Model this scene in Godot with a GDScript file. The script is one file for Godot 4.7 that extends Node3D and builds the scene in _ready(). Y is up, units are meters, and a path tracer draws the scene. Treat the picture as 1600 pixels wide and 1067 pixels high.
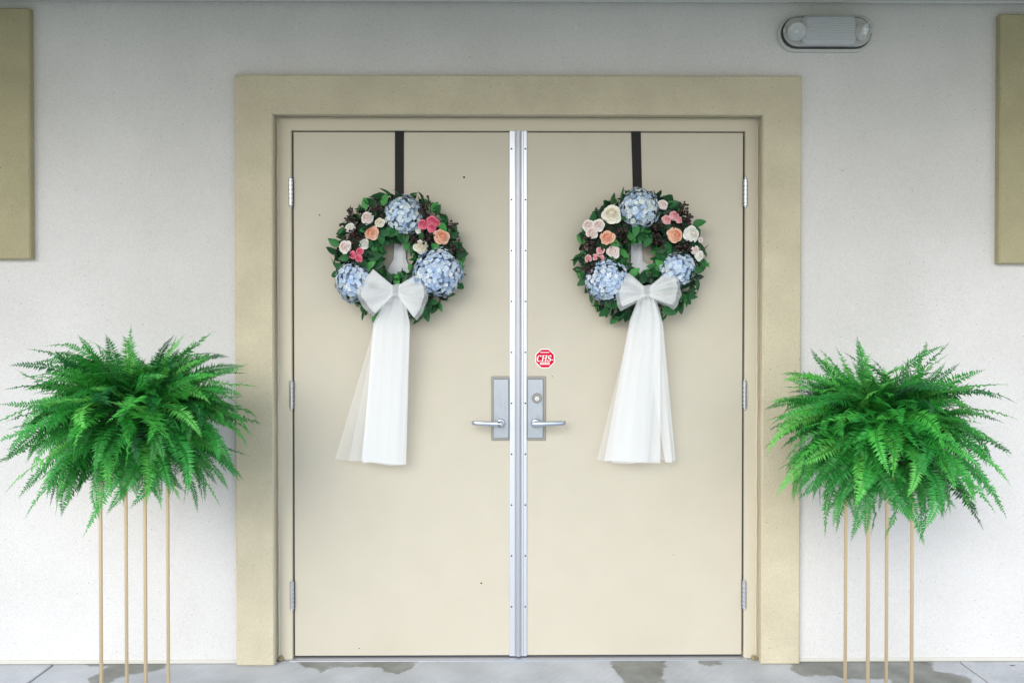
extends Node3D

const FOCAL := 1200.0          # lens length in photograph pixels (1600 x 1067)
const DIST := 3.1              # camera to door face, metres
var cam_pos := Vector3.ZERO
var cam_basis := Basis()
var rng := RandomNumberGenerator.new()
var used := {}
var M := {}


# ---------------------------------------------------------------- mesh builder
class MB:
	var v := PackedVector3Array()
	var n := PackedVector3Array()
	var uv := PackedVector2Array()
	var c := PackedColorArray()
	var ix := PackedInt32Array()
	var col := Color(1, 1, 1)

	func vert(p: Vector3, nn: Vector3, t := Vector2.ZERO) -> int:
		v.append(p); n.append(nn); uv.append(t); c.append(col)
		return v.size() - 1

	func face(a: int, b: int, d: int) -> void:
		var g := (v[b] - v[a]).cross(v[d] - v[a])
		if g.dot(n[a] + n[b] + n[d]) > 0.0:
			ix.append(a); ix.append(d); ix.append(b)
		else:
			ix.append(a); ix.append(b); ix.append(d)

	func tri(a: Vector3, b: Vector3, d: Vector3, nn: Vector3) -> void:
		face(vert(a, nn), vert(b, nn), vert(d, nn))

	func free_tri(a: Vector3, b: Vector3, d: Vector3, toward: Vector3) -> void:
		var nn := (b - a).cross(d - a).normalized()
		if nn.dot(toward) < 0.0:
			nn = -nn
		tri(a, b, d, nn)

	func quad(a: Vector3, b: Vector3, d: Vector3, e: Vector3, nn: Vector3) -> void:
		var p := vert(a, nn, Vector2(0, 0)); var q := vert(b, nn, Vector2(1, 0)); var r := vert(d, nn, Vector2(1, 1)); var s := vert(e, nn, Vector2(0, 1))
		face(p, q, r); face(p, r, s)

	func cbox(ctr: Vector3, size: Vector3, bev := 0.0) -> void:
		var h := size * 0.5
		var b := minf(bev, minf(h.x, minf(h.y, h.z)) * 0.98)
		var ax := [Vector3(1, 0, 0), Vector3(0, 1, 0), Vector3(0, 0, 1)]
		var hh := [h.x, h.y, h.z]
		for k in 3:
			var o: Vector3 = ax[k]; var p: Vector3 = ax[(k + 1) % 3]; var q: Vector3 = ax[(k + 2) % 3]
			var hp: float = hh[(k + 1) % 3] - b; var hq: float = hh[(k + 2) % 3] - b; var ho: float = hh[k]
			for s in [-1.0, 1.0]:
				var f: Vector3 = ctr + o * ho * s
				quad(f - p * hp - q * hq, f + p * hp - q * hq, f + p * hp + q * hq, f - p * hp + q * hq, o * s)
			if b > 0.0:
				for s in [-1.0, 1.0]:
					for t in [-1.0, 1.0]:
						# edge running along o, between faces p*s and q*t
						var lo: float = ho - b
						var e1: Vector3 = ctr + p * (hp + b) * s + q * hq * t
						var e2: Vector3 = ctr + p * hp * s + q * (hq + b) * t
						quad(e1 - o * lo, e1 + o * lo, e2 + o * lo, e2 - o * lo, (p * s + q * t).normalized())
		if b > 0.0:
			for sx in [-1.0, 1.0]:
				for sy in [-1.0, 1.0]:
					for sz in [-1.0, 1.0]:
						var g := Vector3(sx, sy, sz)
						tri(ctr + Vector3(h.x, h.y - b, h.z - b) * g, ctr + Vector3(h.x - b, h.y, h.z - b) * g, ctr + Vector3(h.x - b, h.y - b, h.z) * g, g.normalized())

	# rows of points, smooth shaded
	func grid(rows: Array, flip := false) -> void:
		var nr := rows.size(); var nc: int = rows[0].size()
		var first := v.size()
		for i in nr:
			for j in nc:
				var du: Vector3 = rows[i][mini(j + 1, nc - 1)] - rows[i][maxi(j - 1, 0)]
				var dv: Vector3 = rows[mini(i + 1, nr - 1)][j] - rows[maxi(i - 1, 0)][j]
				var nn := du.cross(dv).normalized()
				if nn == Vector3.ZERO:
					nn = Vector3(0, 0, 1)
				if flip: nn = -nn
				vert(rows[i][j], nn, Vector2(float(j) / (nc - 1), float(i) / (nr - 1)))
		for i in nr - 1:
			for j in nc - 1:
				var a := first + i * nc + j
				face(a, a + 1, a + nc + 1); face(a, a + nc + 1, a + nc)

	func tube(pts: Array, radii: Array, sides := 8, caps := true) -> void:
		var first := v.size(); var np := pts.size()
		var up := Vector3(0.123, 0.31, 0.94)
		var frames := []
		for i in np:
			var t: Vector3 = (pts[mini(i + 1, np - 1)] - pts[maxi(i - 1, 0)]).normalized()
			var s := t.cross(up)
			if s.length() < 0.05:
				s = t.cross(Vector3(1, 0, 0))
			s = s.normalized(); var u := s.cross(t).normalized()
			up = u; frames.append([s, u, t])
			for k in sides + 1:
				var a := TAU * k / sides
				var nn: Vector3 = s * cos(a) + u * sin(a)
				vert(pts[i] + nn * radii[i], nn, Vector2(float(k) / sides, float(i) / (np - 1)))
		for i in np - 1:
			for k in sides:
				var a := first + i * (sides + 1) + k
				face(a, a + 1, a + sides + 2); face(a, a + sides + 2, a + sides + 1)
		if caps:
			for e in [0, np - 1]:
				var nn: Vector3 = frames[e][2] * (-1.0 if e == 0 else 1.0)
				var ctr := vert(pts[e], nn); var ring := []
				for k in sides:
					var a := TAU * k / sides
					ring.append(vert(pts[e] + (frames[e][0] * cos(a) + frames[e][1] * sin(a)) * radii[e], nn))
				for k in sides:
					face(ctr, ring[k], ring[(k + 1) % sides])

	# profile of (radius, height) turned about the local y axis of xf
	func lathe(prof: Array, seg: int, xf: Transform3D, smooth := true) -> void:
		var np := prof.size()
		if not smooth:
			for i in np - 1:
				lathe([prof[i], prof[i + 1]], seg, xf, true)
			return
		var first := v.size()
		for i in np:
			var d: Vector2 = prof[mini(i + 1, np - 1)] - prof[maxi(i - 1, 0)]
			var pn := Vector2(d.y, -d.x).normalized()
			for k in seg + 1:
				var a := TAU * k / seg
				var p := Vector3(cos(a) * prof[i].x, prof[i].y, sin(a) * prof[i].x)
				vert(xf * p, (xf.basis * Vector3(cos(a) * pn.x, pn.y, sin(a) * pn.x)).normalized(), Vector2(float(k) / seg, float(i) / (np - 1)))
		for i in np - 1:
			for k in seg:
				var a := first + i * (seg + 1) + k
				face(a, a + 1, a + seg + 2); face(a, a + seg + 2, a + seg + 1)

	func ball(ctr: Vector3, r: float, seg := 8, squash := Vector3.ONE) -> void:
		var prof := []
		var m := maxi(seg / 2, 3)
		for i in m + 1:
			var a := PI * i / m
			prof.append(Vector2(sin(a) * r, -cos(a) * r))
		lathe(prof, seg, Transform3D(Basis.from_scale(squash), ctr))

	func inset(poly: PackedVector2Array, b: float) -> PackedVector2Array:
		var out := PackedVector2Array(); var k := poly.size()
		var area := 0.0
		for i in k:
			area += poly[i].cross(poly[(i + 1) % k])
		var sg := signf(area)
		for i in k:
			var e1 := (poly[i] - poly[(i - 1 + k) % k]).normalized(); var e2 := (poly[(i + 1) % k] - poly[i]).normalized()
			var n1 := Vector2(-e1.y, e1.x) * sg; var n2 := Vector2(-e2.y, e2.x) * sg
			out.append(poly[i] + (n1 + n2) / maxf(1.0 + n1.dot(n2), 0.2) * b)
		return out

	# outline in the xy plane pushed from z0 to z1, with a chamfer round the front
	func extrude(poly: PackedVector2Array, z0: float, z1: float, bev := 0.0, back := true) -> void:
		var inner := inset(poly, bev) if bev > 0.0 else poly
		var k := poly.size()
		var idx := Geometry2D.triangulate_polygon(inner)
		for t in range(0, idx.size(), 3):
			var a := inner[idx[t]]; var b := inner[idx[t + 1]]; var d := inner[idx[t + 2]]
			tri(Vector3(a.x, a.y, z1), Vector3(b.x, b.y, z1), Vector3(d.x, d.y, z1), Vector3(0, 0, 1))
			if back:
				var a2 := poly[idx[t]]; var b2 := poly[idx[t + 1]]; var d2 := poly[idx[t + 2]]
				tri(Vector3(a2.x, a2.y, z0), Vector3(b2.x, b2.y, z0), Vector3(d2.x, d2.y, z0), Vector3(0, 0, -1))
		var area := 0.0
		for i in k:
			area += poly[i].cross(poly[(i + 1) % k])
		for i in k:
			var j := (i + 1) % k
			var e := (poly[j] - poly[i]).normalized() * signf(area)
			var nn := Vector3(e.y, -e.x, 0)
			quad(Vector3(poly[i].x, poly[i].y, z0), Vector3(poly[j].x, poly[j].y, z0), Vector3(poly[j].x, poly[j].y, z1 - bev), Vector3(poly[i].x, poly[i].y, z1 - bev), nn)
			if bev > 0.0:
				quad(Vector3(poly[i].x, poly[i].y, z1 - bev), Vector3(poly[j].x, poly[j].y, z1 - bev), Vector3(inner[j].x, inner[j].y, z1), Vector3(inner[i].x, inner[i].y, z1), (nn + Vector3(0, 0, 1)).normalized())

	# outline closed by a rounded dome of the given depth
	func dome(poly: PackedVector2Array, z0: float, depth: float, round_: float, steps := 6) -> void:
		var k := poly.size(); var rings := []
		for s in steps + 1:
			var a := PI / 2 * s / steps
			var p := inset(poly, round_ * (1.0 - cos(a))); var row := PackedVector3Array()
			for i in k + 1:
				row.append(Vector3(p[i % k].x, p[i % k].y, z0 + depth * sin(a)))
			rings.append(row)
		var first := v.size(); grid(rings)
		if n[first + k / 2].dot(v[first + k / 2] - Vector3(poly[0].x, poly[0].y, z0)) < 0.0:
			pass
		var top := inset(poly, round_); var idx := Geometry2D.triangulate_polygon(top)
		for t in range(0, idx.size(), 3):
			var a := top[idx[t]]; var b := top[idx[t + 1]]; var d := top[idx[t + 2]]
			tri(Vector3(a.x, a.y, z0 + depth), Vector3(b.x, b.y, z0 + depth), Vector3(d.x, d.y, z0 + depth), Vector3(0, 0, 1))

	func mesh() -> ArrayMesh:
		var a := []
		a.resize(Mesh.ARRAY_MAX)
		a[Mesh.ARRAY_VERTEX] = v; a[Mesh.ARRAY_NORMAL] = n; a[Mesh.ARRAY_TEX_UV] = uv; a[Mesh.ARRAY_COLOR] = c; a[Mesh.ARRAY_INDEX] = ix
		var m := ArrayMesh.new()
		m.add_surface_from_arrays(Mesh.PRIMITIVE_TRIANGLES, a)
		return m


# ---------------------------------------------------------------- scene helpers
func at(px: float, py: float, z: float) -> Vector3:      # the point at depth z that the photograph shows at (px, py)
	var d := cam_basis * Vector3((px - 800.0) / FOCAL, -(py - 533.5) / FOCAL, -1.0)
	return cam_pos + d * ((z - cam_pos.z) / d.z)


func on_floor(px: float, py: float) -> Vector3:
	var d := cam_basis * Vector3((px - 800.0) / FOCAL, -(py - 533.5) / FOCAL, -1.0)
	return cam_pos + d * (-cam_pos.y / d.y)


func numbered(called: String) -> String:
	var k: int = used.get(called, 0)
	used[called] = k + 1
	return called if k == 0 else "%s_%03d" % [called, k]


func thing(called: String, label: String, category: String, where := Vector3.ZERO, group := "", kind := "") -> Node3D:
	var o := Node3D.new()
	o.name = numbered(called)
	add_child(o, true)
	o.position = where
	o.set_meta("label", label); o.set_meta("category", category)
	if group: o.set_meta("group", group)
	if kind: o.set_meta("kind", kind)
	return o


func part(called: String, mesh, m: Material, parent: Node, xf := Transform3D()) -> MeshInstance3D:
	var o := MeshInstance3D.new()
	o.mesh = mesh.mesh() if mesh is MB else mesh
	o.material_override = m
	var k := 0
	var key := "%s/%s" % [parent.get_instance_id(), called]
	k = used.get(key, 0); used[key] = k + 1
	o.name = called if k == 0 else "%s_%03d" % [called, k]
	o.transform = xf
	parent.add_child(o, true)
	return o


func mat(r: float, g: float, b: float, rough := 0.7, metal := 0.0) -> StandardMaterial3D:
	var m := StandardMaterial3D.new()
	m.albedo_color = Color(r, g, b).linear_to_srgb()
	m.roughness = rough; m.metallic = metal
	return m


func noise_tex(size: int, freq: float, seed_: int, octaves := 4, ramp: Array = []) -> NoiseTexture2D:
	var f := FastNoiseLite.new()
	f.noise_type = FastNoiseLite.TYPE_SIMPLEX_SMOOTH
	f.frequency = freq; f.seed = seed_; f.fractal_octaves = octaves
	var t := NoiseTexture2D.new()
	t.width = size; t.height = size; t.seamless = true; t.noise = f
	if ramp:
		var g := Gradient.new()
		g.offsets = PackedFloat32Array([0.0, 1.0]); g.colors = PackedColorArray([ramp[0], ramp[1]])
		t.color_ramp = g
	return t


# fine grain with a scatter of pits, to multiply a base colour
func grain_image(size: int, seed_: int, amount: float, specks: int, dark: float) -> ImageTexture:
	var r := RandomNumberGenerator.new(); r.seed = seed_
	var data := PackedByteArray(); data.resize(size * size * 3)
	var row := PackedFloat32Array(); row.resize(size / 4 + 1)
	for k in size * size:
		if k % (size * 4) == 0:
			for q in row.size():
				row[q] = r.randf() * amount
		var g := int(255.0 * (1.0 - row[((k % size) + (k / size) % 4 / 2) % size / 4] - 0.05 * r.randf()))
		data[k * 3] = g; data[k * 3 + 1] = g; data[k * 3 + 2] = g
	for s in specks:
		var x := r.randi() % size; var y := r.randi() % size; var w := 1 + r.randi() % 3; var h := 1 + r.randi() % 2
		var k2 := dark + (1.0 - dark) * r.randf()
		for a in w:
			for b in h:
				var o := (((y + b) % size) * size + (x + a) % size) * 3
				data[o] = int(data[o] * k2); data[o + 1] = int(data[o + 1] * k2 * 0.98); data[o + 2] = int(data[o + 2] * k2 * 0.95)
	return ImageTexture.create_from_image(Image.create_from_data(size, size, false, Image.FORMAT_RGB8, data))


func stucco(r: float, g: float, b: float, grain: Texture2D, bump: Texture2D, mottle: Texture2D, depth: float) -> StandardMaterial3D:
	var m := mat(r, g, b, 0.9)
	m.uv1_triplanar = true; m.uv1_world_triplanar = true; m.uv1_scale = Vector3.ONE * 0.9
	m.albedo_texture = grain
	m.heightmap_enabled = true; m.heightmap_texture = bump; m.heightmap_scale = depth
	m.detail_enabled = true; m.detail_albedo = mottle; m.detail_blend_mode = BaseMaterial3D.BLEND_MODE_MUL
	m.detail_uv_layer = BaseMaterial3D.DETAIL_UV_2
	m.uv2_triplanar = true; m.uv2_world_triplanar = true; m.uv2_scale = Vector3.ONE * 0.37
	return m


func stadium(w: float, h: float, seg := 8) -> PackedVector2Array:
	var p := PackedVector2Array(); var r := h * 0.5
	for s in [[1.0, -PI / 2], [-1.0, PI / 2]]:
		for k in seg + 1:
			var a: float = s[1] + PI * k / seg
			p.append(Vector2(s[0] * (w * 0.5 - r) + cos(a) * r, sin(a) * r))
	return p


func round_rect(w: float, h: float, r: float, seg := 5) -> PackedVector2Array:
	var p := PackedVector2Array()
	for q in 4:
		var cx := (w * 0.5 - r) * (1.0 if q == 0 or q == 3 else -1.0); var cy := (h * 0.5 - r) * (1.0 if q < 2 else -1.0)
		for k in seg + 1:
			var a := PI / 2 * q + PI / 2 * k / seg
			p.append(Vector2(cx + cos(a) * r, cy + sin(a) * r))
	return p


# ---------------------------------------------------------------- ready
func _ready() -> void:
	rng.seed = 20240
	# camera
	cam_basis = Basis(Vector3.UP, deg_to_rad(-0.43)) * Basis(Vector3.RIGHT, deg_to_rad(-0.6))
	cam_pos = Vector3(0, 0, DIST)
	cam_pos.y = -at(800, 1035, 0.035).y
	var cam := Camera3D.new()
	cam.name = "camera"
	cam.transform = Transform3D(cam_basis, cam_pos)
	cam.fov = rad_to_deg(2.0 * atan(533.5 / FOCAL))
	cam.near = 0.05; cam.far = 400.0
	add_child(cam)
	cam.current = true
	# sky, sun, exposure
	var env := Environment.new()
	env.background_mode = Environment.BG_SKY
	var sky_mat := ProceduralSkyMaterial.new()
	sky_mat.sky_top_color = Color(0.73, 0.865, 1.0)
	sky_mat.sky_horizon_color = Color(1.0, 0.965, 0.91)
	sky_mat.sky_curve = 0.25
	sky_mat.ground_bottom_color = Color(0.35, 0.36, 0.30)
	sky_mat.ground_horizon_color = Color(0.6, 0.62, 0.6)
	sky_mat.sun_angle_max = 60.0
	var sky := Sky.new()
	sky.sky_material = sky_mat
	env.sky = sky
	env.background_energy_multiplier = 1.0
	env.tonemap_mode = Environment.TONE_MAPPER_LINEAR
	env.tonemap_exposure = 2.42
	env.sdfgi_enabled = true; env.ssao_enabled = true; env.ssil_enabled = true
	var we := WorldEnvironment.new()
	we.name = "world_environment"; we.environment = env
	add_child(we)
	var sun := DirectionalLight3D.new()
	sun.name = "sun"
	sun.light_energy = 0.3; sun.light_color = Color(1.0, 0.97, 0.92); sun.light_angular_distance = 40.0
	sun.shadow_enabled = true
	sun.sky_mode = DirectionalLight3D.SKY_MODE_LIGHT_ONLY
	add_child(sun)
	sun.look_at_from_position(Vector3(-4.0, 4.2, 7.0), Vector3.ZERO)

	make_materials()
	build_ground()
	build_building()
	build_doors()
	build_wall_things()
	build_hangers_wreaths_bows()
	build_ferns()


func make_materials() -> void:
	var grain := grain_image(1024, 5, 0.038, 420, 0.45)
	var bump := noise_tex(1024, 0.15, 11, 4)
	var mottle := noise_tex(512, 0.006, 3, 4, [Color(0.945, 0.945, 0.94), Color(1, 1, 1)])
	var blotch := noise_tex(512, 0.02, 8, 5, [Color(0.93, 0.927, 0.92), Color(1, 1, 1)])
	M.wall = stucco(0.755, 0.725, 0.708, grain, bump, mottle, 0.13)
	M.trim = stucco(0.665, 0.59, 0.43, grain, bump, blotch, 0.24)
	M.wall_panel = stucco(0.48, 0.43, 0.265, grain, bump, blotch, 0.24)
	M.base_strip = mat(0.58, 0.55, 0.49, 0.8)
	M.soffit = stucco(0.6, 0.59, 0.57, grain, bump, mottle, 0.15)
	M.door = mat(0.56, 0.505, 0.405, 0.42)
	M.door.heightmap_enabled = true; M.door.heightmap_texture = noise_tex(512, 0.12, 21, 3); M.door.heightmap_scale = 0.02
	M.door.uv1_triplanar = true; M.door.uv1_scale = Vector3.ONE * 1.7
	M.door.albedo_texture = noise_tex(512, 0.005, 31, 4, [Color(0.985, 0.984, 0.982), Color(1, 1, 1)])
	M.frame = mat(0.58, 0.52, 0.40, 0.5)
	M.caulk = mat(0.30, 0.24, 0.13, 0.9)
	M.aluminium = mat(0.80, 0.82, 0.87, 0.34, 0.75)
	M.aluminium_dull = mat(0.57, 0.575, 0.625, 0.42, 0.8)
	M.hinge_metal = mat(0.60, 0.62, 0.67, 0.30, 0.85)
	M.steel = mat(0.50, 0.53, 0.59, 0.40, 0.85)
	M.steel.roughness_texture = noise_tex(256, 0.05, 41, 3, [Color(0.7, 0.7, 0.7), Color(1, 1, 1)])
	M.steel.uv1_triplanar = true; M.steel.uv1_scale = Vector3(6, 1.2, 6)
	M.steel_bezel = mat(0.34, 0.32, 0.29, 0.45, 0.7)
	M.dark_metal = mat(0.05, 0.05, 0.055, 0.5, 0.3)
	M.hanger = mat(0.026, 0.025, 0.024, 0.6)
	M.hanger.metallic_specular = 0.25
	M.black = mat(0.03, 0.03, 0.034, 0.6)
	M.rubber = mat(0.03, 0.03, 0.03, 0.9)
	M.interior = mat(0.05, 0.05, 0.05, 0.9)
	M.gold = mat(0.74, 0.575, 0.37, 0.33, 0.85)
	M.fixture = mat(0.52, 0.515, 0.49, 0.6)
	M.fixture_dark = mat(0.50, 0.51, 0.525, 0.5)
	M.cover = mat(0.62, 0.64, 0.66, 0.12)
	M.cover.transparency = BaseMaterial3D.TRANSPARENCY_ALPHA
	M.cover.albedo_color.a = 0.12
	M.reflector = mat(0.85, 0.87, 0.88, 0.15, 0.9)
	M.lamp_glass = mat(0.75, 0.78, 0.78, 0.08)
	M.lamp_glass.transparency = BaseMaterial3D.TRANSPARENCY_ALPHA
	M.lamp_glass.albedo_color.a = 0.3
	M.sticker_red = mat(0.62, 0.003, 0.025, 0.5)
	M.sticker_red.metallic_specular = 0.2
	M.sticker_white = mat(0.85, 0.83, 0.83, 0.4)
	M.pot = mat(0.008, 0.02, 0.010, 0.7)
	M.soil = mat(0.035, 0.022, 0.014, 0.95)
	M.tulle = mat(0.92, 0.92, 0.925, 0.8)
	M.tulle.transparency = BaseMaterial3D.TRANSPARENCY_ALPHA
	M.tulle.albedo_color.a = 0.46
	M.tulle_thick = M.tulle.duplicate(); M.tulle_thick.albedo_color.a = 0.46
	M.tulle_sheer = M.tulle.duplicate(); M.tulle_sheer.albedo_color.a = 0.22
	M.ribbon = mat(0.80, 0.80, 0.83, 0.6)
	M.petals = mat(1, 1, 1, 0.6)
	M.petals.vertex_color_use_as_albedo = true
	M.petals.backlight_enabled = true; M.petals.backlight = Color(0.35, 0.35, 0.35)
	M.berry = mat(0.045, 0.012, 0.016, 0.3)
	M.form = mat(0.018, 0.03, 0.014, 0.9)
	M.leaves = []
	for c in [[0.012, 0.060, 0.020], [0.020, 0.105, 0.030], [0.034, 0.175, 0.046], [0.065, 0.28, 0.065], [0.007, 0.032, 0.014]]:
		var m := mat(c[0], c[1], c[2], 0.42)
		m.metallic_specular = 0.35
		m.backlight_enabled = true; m.backlight = Color(0.2, 0.2, 0.2)
		M.leaves.append(m)
	M.fronds = []
	for c in [[0.018, 0.22, 0.030], [0.032, 0.31, 0.040], [0.065, 0.42, 0.055], [0.010, 0.13, 0.030], [0.13, 0.52, 0.085]]:
		var m := mat(c[0], c[1], c[2], 0.45)
		m.vertex_color_use_as_albedo = true
		m.backlight_enabled = true; m.backlight = Color(0.55, 0.55, 0.55)
		M.fronds.append(m)


# ---------------------------------------------------------------- ground
func slab_texture(x0: float, x1: float, z0: float, z1: float, w: int, h: int, stains: Array, seed_: int) -> ImageTexture:
	var r := RandomNumberGenerator.new(); r.seed = seed_
	var f := FastNoiseLite.new(); f.seed = seed_; f.frequency = 3.0; f.fractal_octaves = 5
	var wob := FastNoiseLite.new(); wob.seed = seed_ + 1; wob.frequency = 16.0; wob.fractal_octaves = 4
	var data := PackedByteArray(); data.resize(w * h * 3)
	var boxes := []
	for s in stains:
		var b := Rect2(s[0], Vector2.ZERO)
		for p in s: b = b.expand(p)
		boxes.append(b.grow(0.03))
	for y in h:
		var z := z0 + (z1 - z0) * (y + 0.5) / h
		for x in w:
			var xx := x0 + (x1 - x0) * (x + 0.5) / w
			var brush := f.get_noise_2d((xx + z * 0.8) * 22.0, (z - xx) * 1.2) * 0.03
			var k := 0.90 + f.get_noise_2d(xx, z) * 0.09 + brush + (r.randf() - 0.5) * 0.05
			var warm := 0.0
			for i in boxes.size():
				if boxes[i].has_point(Vector2(xx, z)):
					var q := Vector2(xx + wob.get_noise_2d(xx, z) * 0.022, z + wob.get_noise_2d(xx + 50.0, z) * 0.012)
					var inside := 0.0
					for o2 in [Vector2(0.004, 0.001), Vector2(-0.004, -0.001), Vector2(0.001, 0.004), Vector2(-0.001, -0.004)]:
						if Geometry2D.is_point_in_polygon(q + o2 * (0.4 + r.randf() * 1.6), stains[i]):
							inside += 0.25
					k *= 1.0 - inside * (0.27 + wob.get_noise_2d(xx * 0.4, z * 0.4 + 9.0) * 0.12)
					warm = maxf(warm, 0.03 * inside)
			var o := (y * w + x) * 3
			data[o] = int(clampf(k + warm * 0.5, 0, 1) * 250); data[o + 1] = int(clampf(k + warm * 0.3, 0, 1) * 251); data[o + 2] = int(clampf(k - warm, 0, 1) * 253)
	for s in 90:
		var px := r.randi() % (w - 4); var py := r.randi() % (h - 3); var a := 1 + r.randi() % 3
		for i in a:
			var o := (py * w + px + i) * 3
			data[o] = 70; data[o + 1] = 66; data[o + 2] = 62
	return ImageTexture.create_from_image(Image.create_from_data(w, h, false, Image.FORMAT_RGB8, data))


func build_ground() -> void:
	var lawn_m := mat(0.17, 0.155, 0.07, 0.95)
	lawn_m.albedo_texture = noise_tex(512, 0.03, 77, 5, [Color(0.7, 0.75, 0.6), Color(1, 1, 1)])
	lawn_m.uv1_triplanar = true; lawn_m.uv1_world_triplanar = true; lawn_m.uv1_scale = Vector3.ONE * 0.4
	var b := MB.new()
	b.cbox(Vector3(0, -0.25, 0), Vector3(300, 0.1, 300))
	var g := part("ground", b, lawn_m, self)
	g.set_meta("kind", "structure"); g.set_meta("label", "lawn and earth around the building, reaching the horizon"); g.set_meta("category", "ground")
	b = MB.new()
	b.cbox(Vector3(0, -0.15, 5.9), Vector3(26, 0.14, 6.2), 0.01)
	var walk_m := mat(0.52, 0.46, 0.37, 0.9)
	walk_m.albedo_texture = noise_tex(512, 0.02, 78, 5, [Color(0.8, 0.8, 0.78), Color(1, 1, 1)])
	walk_m.uv1_triplanar = true; walk_m.uv1_world_triplanar = true; walk_m.uv1_scale = Vector3.ONE * 0.5
	var w := part("driveway", b, walk_m, self)
	w.set_meta("kind", "structure"); w.set_meta("label", "pale concrete drive in front of the porch"); w.set_meta("category", "driveway")

	var porch := thing("porch_floor", "grey concrete porch floor with jointed slabs and darker stains along the wall", "floor", Vector3.ZERO, "", "structure")
	var jl := on_floor(80, 1040).x
	var jr := on_floor(1512, 1042).x
	var stains := []
	for s in [
		[[126, 1036], [259, 1035], [259, 1044], [225, 1051], [199, 1054], [180, 1060], [168, 1069], [140, 1069], [139, 1059], [154, 1050], [169, 1042], [140, 1041]],
		[[458, 1032], [652, 1032], [649, 1037], [640, 1045], [625, 1054], [598, 1050], [593, 1043], [542, 1042], [520, 1041.5], [500, 1052], [495, 1044], [478, 1043]],
		[[955, 1032], [1042, 1032], [1036, 1050], [1035, 1069], [977, 1069], [963, 1052]],
		[[1232, 1044], [1240, 1032], [1452, 1032], [1465, 1049], [1507, 1056], [1527, 1069], [1397, 1069], [1395, 1062], [1325, 1061], [1300, 1055], [1288, 1058], [1275, 1053], [1262, 1058], [1252, 1054]],
		[[1090, 1030], [1130, 1030], [1124, 1038], [1104, 1041], [1096, 1037]],
	]:
		var poly := PackedVector2Array()
		for p in s:
			var q := on_floor(p[0], p[1]); poly.append(Vector2(q.x, q.z))
		stains.append(poly)
	var bump := noise_tex(512, 0.09, 61, 4)
	var zr := [-0.30, 1.25, 2.75]
	var xr := [jl - 3.7, jl, jr, jr + 3.7]
	for i in 3:
		for j in 2:
			var x0: float = xr[i] + 0.004; var x1: float = xr[i + 1] - 0.004; var z0: float = zr[j] + 0.004; var z1: float = zr[j + 1] - 0.004
			var m := mat(0.615, 0.61, 0.62, 0.82)
			m.albedo_texture = slab_texture(x0, x1, z0, z1, 1800 if i == 1 and j == 0 else 420, 800 if i == 1 and j == 0 else 200, stains if j == 0 else [], 100 + i * 7 + j)
			m.heightmap_enabled = true; m.heightmap_texture = bump; m.heightmap_scale = 0.05
			var s := MB.new()
			s.cbox(Vector3((x0 + x1) / 2, -0.06, (z0 + z1) / 2), Vector3(x1 - x0, 0.12, z1 - z0), 0.004)
			for k in s.v.size():
				s.uv[k] = Vector2((s.v[k].x - x0) / (x1 - x0), (s.v[k].z - z0) / (z1 - z0))
			part("slab", s, m, porch)
	b = MB.new()
	b.cbox(Vector3((xr[0] + xr[3]) / 2, -0.075, 1.22), Vector3(xr[3] - xr[0] - 0.02, 0.13, 3.0))
	part("joint_filler", b, M.rubber, porch)


# ---------------------------------------------------------------- the building
func u_shape(l: float, r: float, top: float, il: float, ir: float, it: float, bottom := 0.0) -> PackedVector2Array:
	return PackedVector2Array([Vector2(l, bottom), Vector2(l, top), Vector2(r, top), Vector2(r, bottom), Vector2(ir, bottom), Vector2(ir, it), Vector2(il, it), Vector2(il, bottom)])


var open_l := 0.0
var open_r := 0.0
var open_t := 0.0


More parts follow.
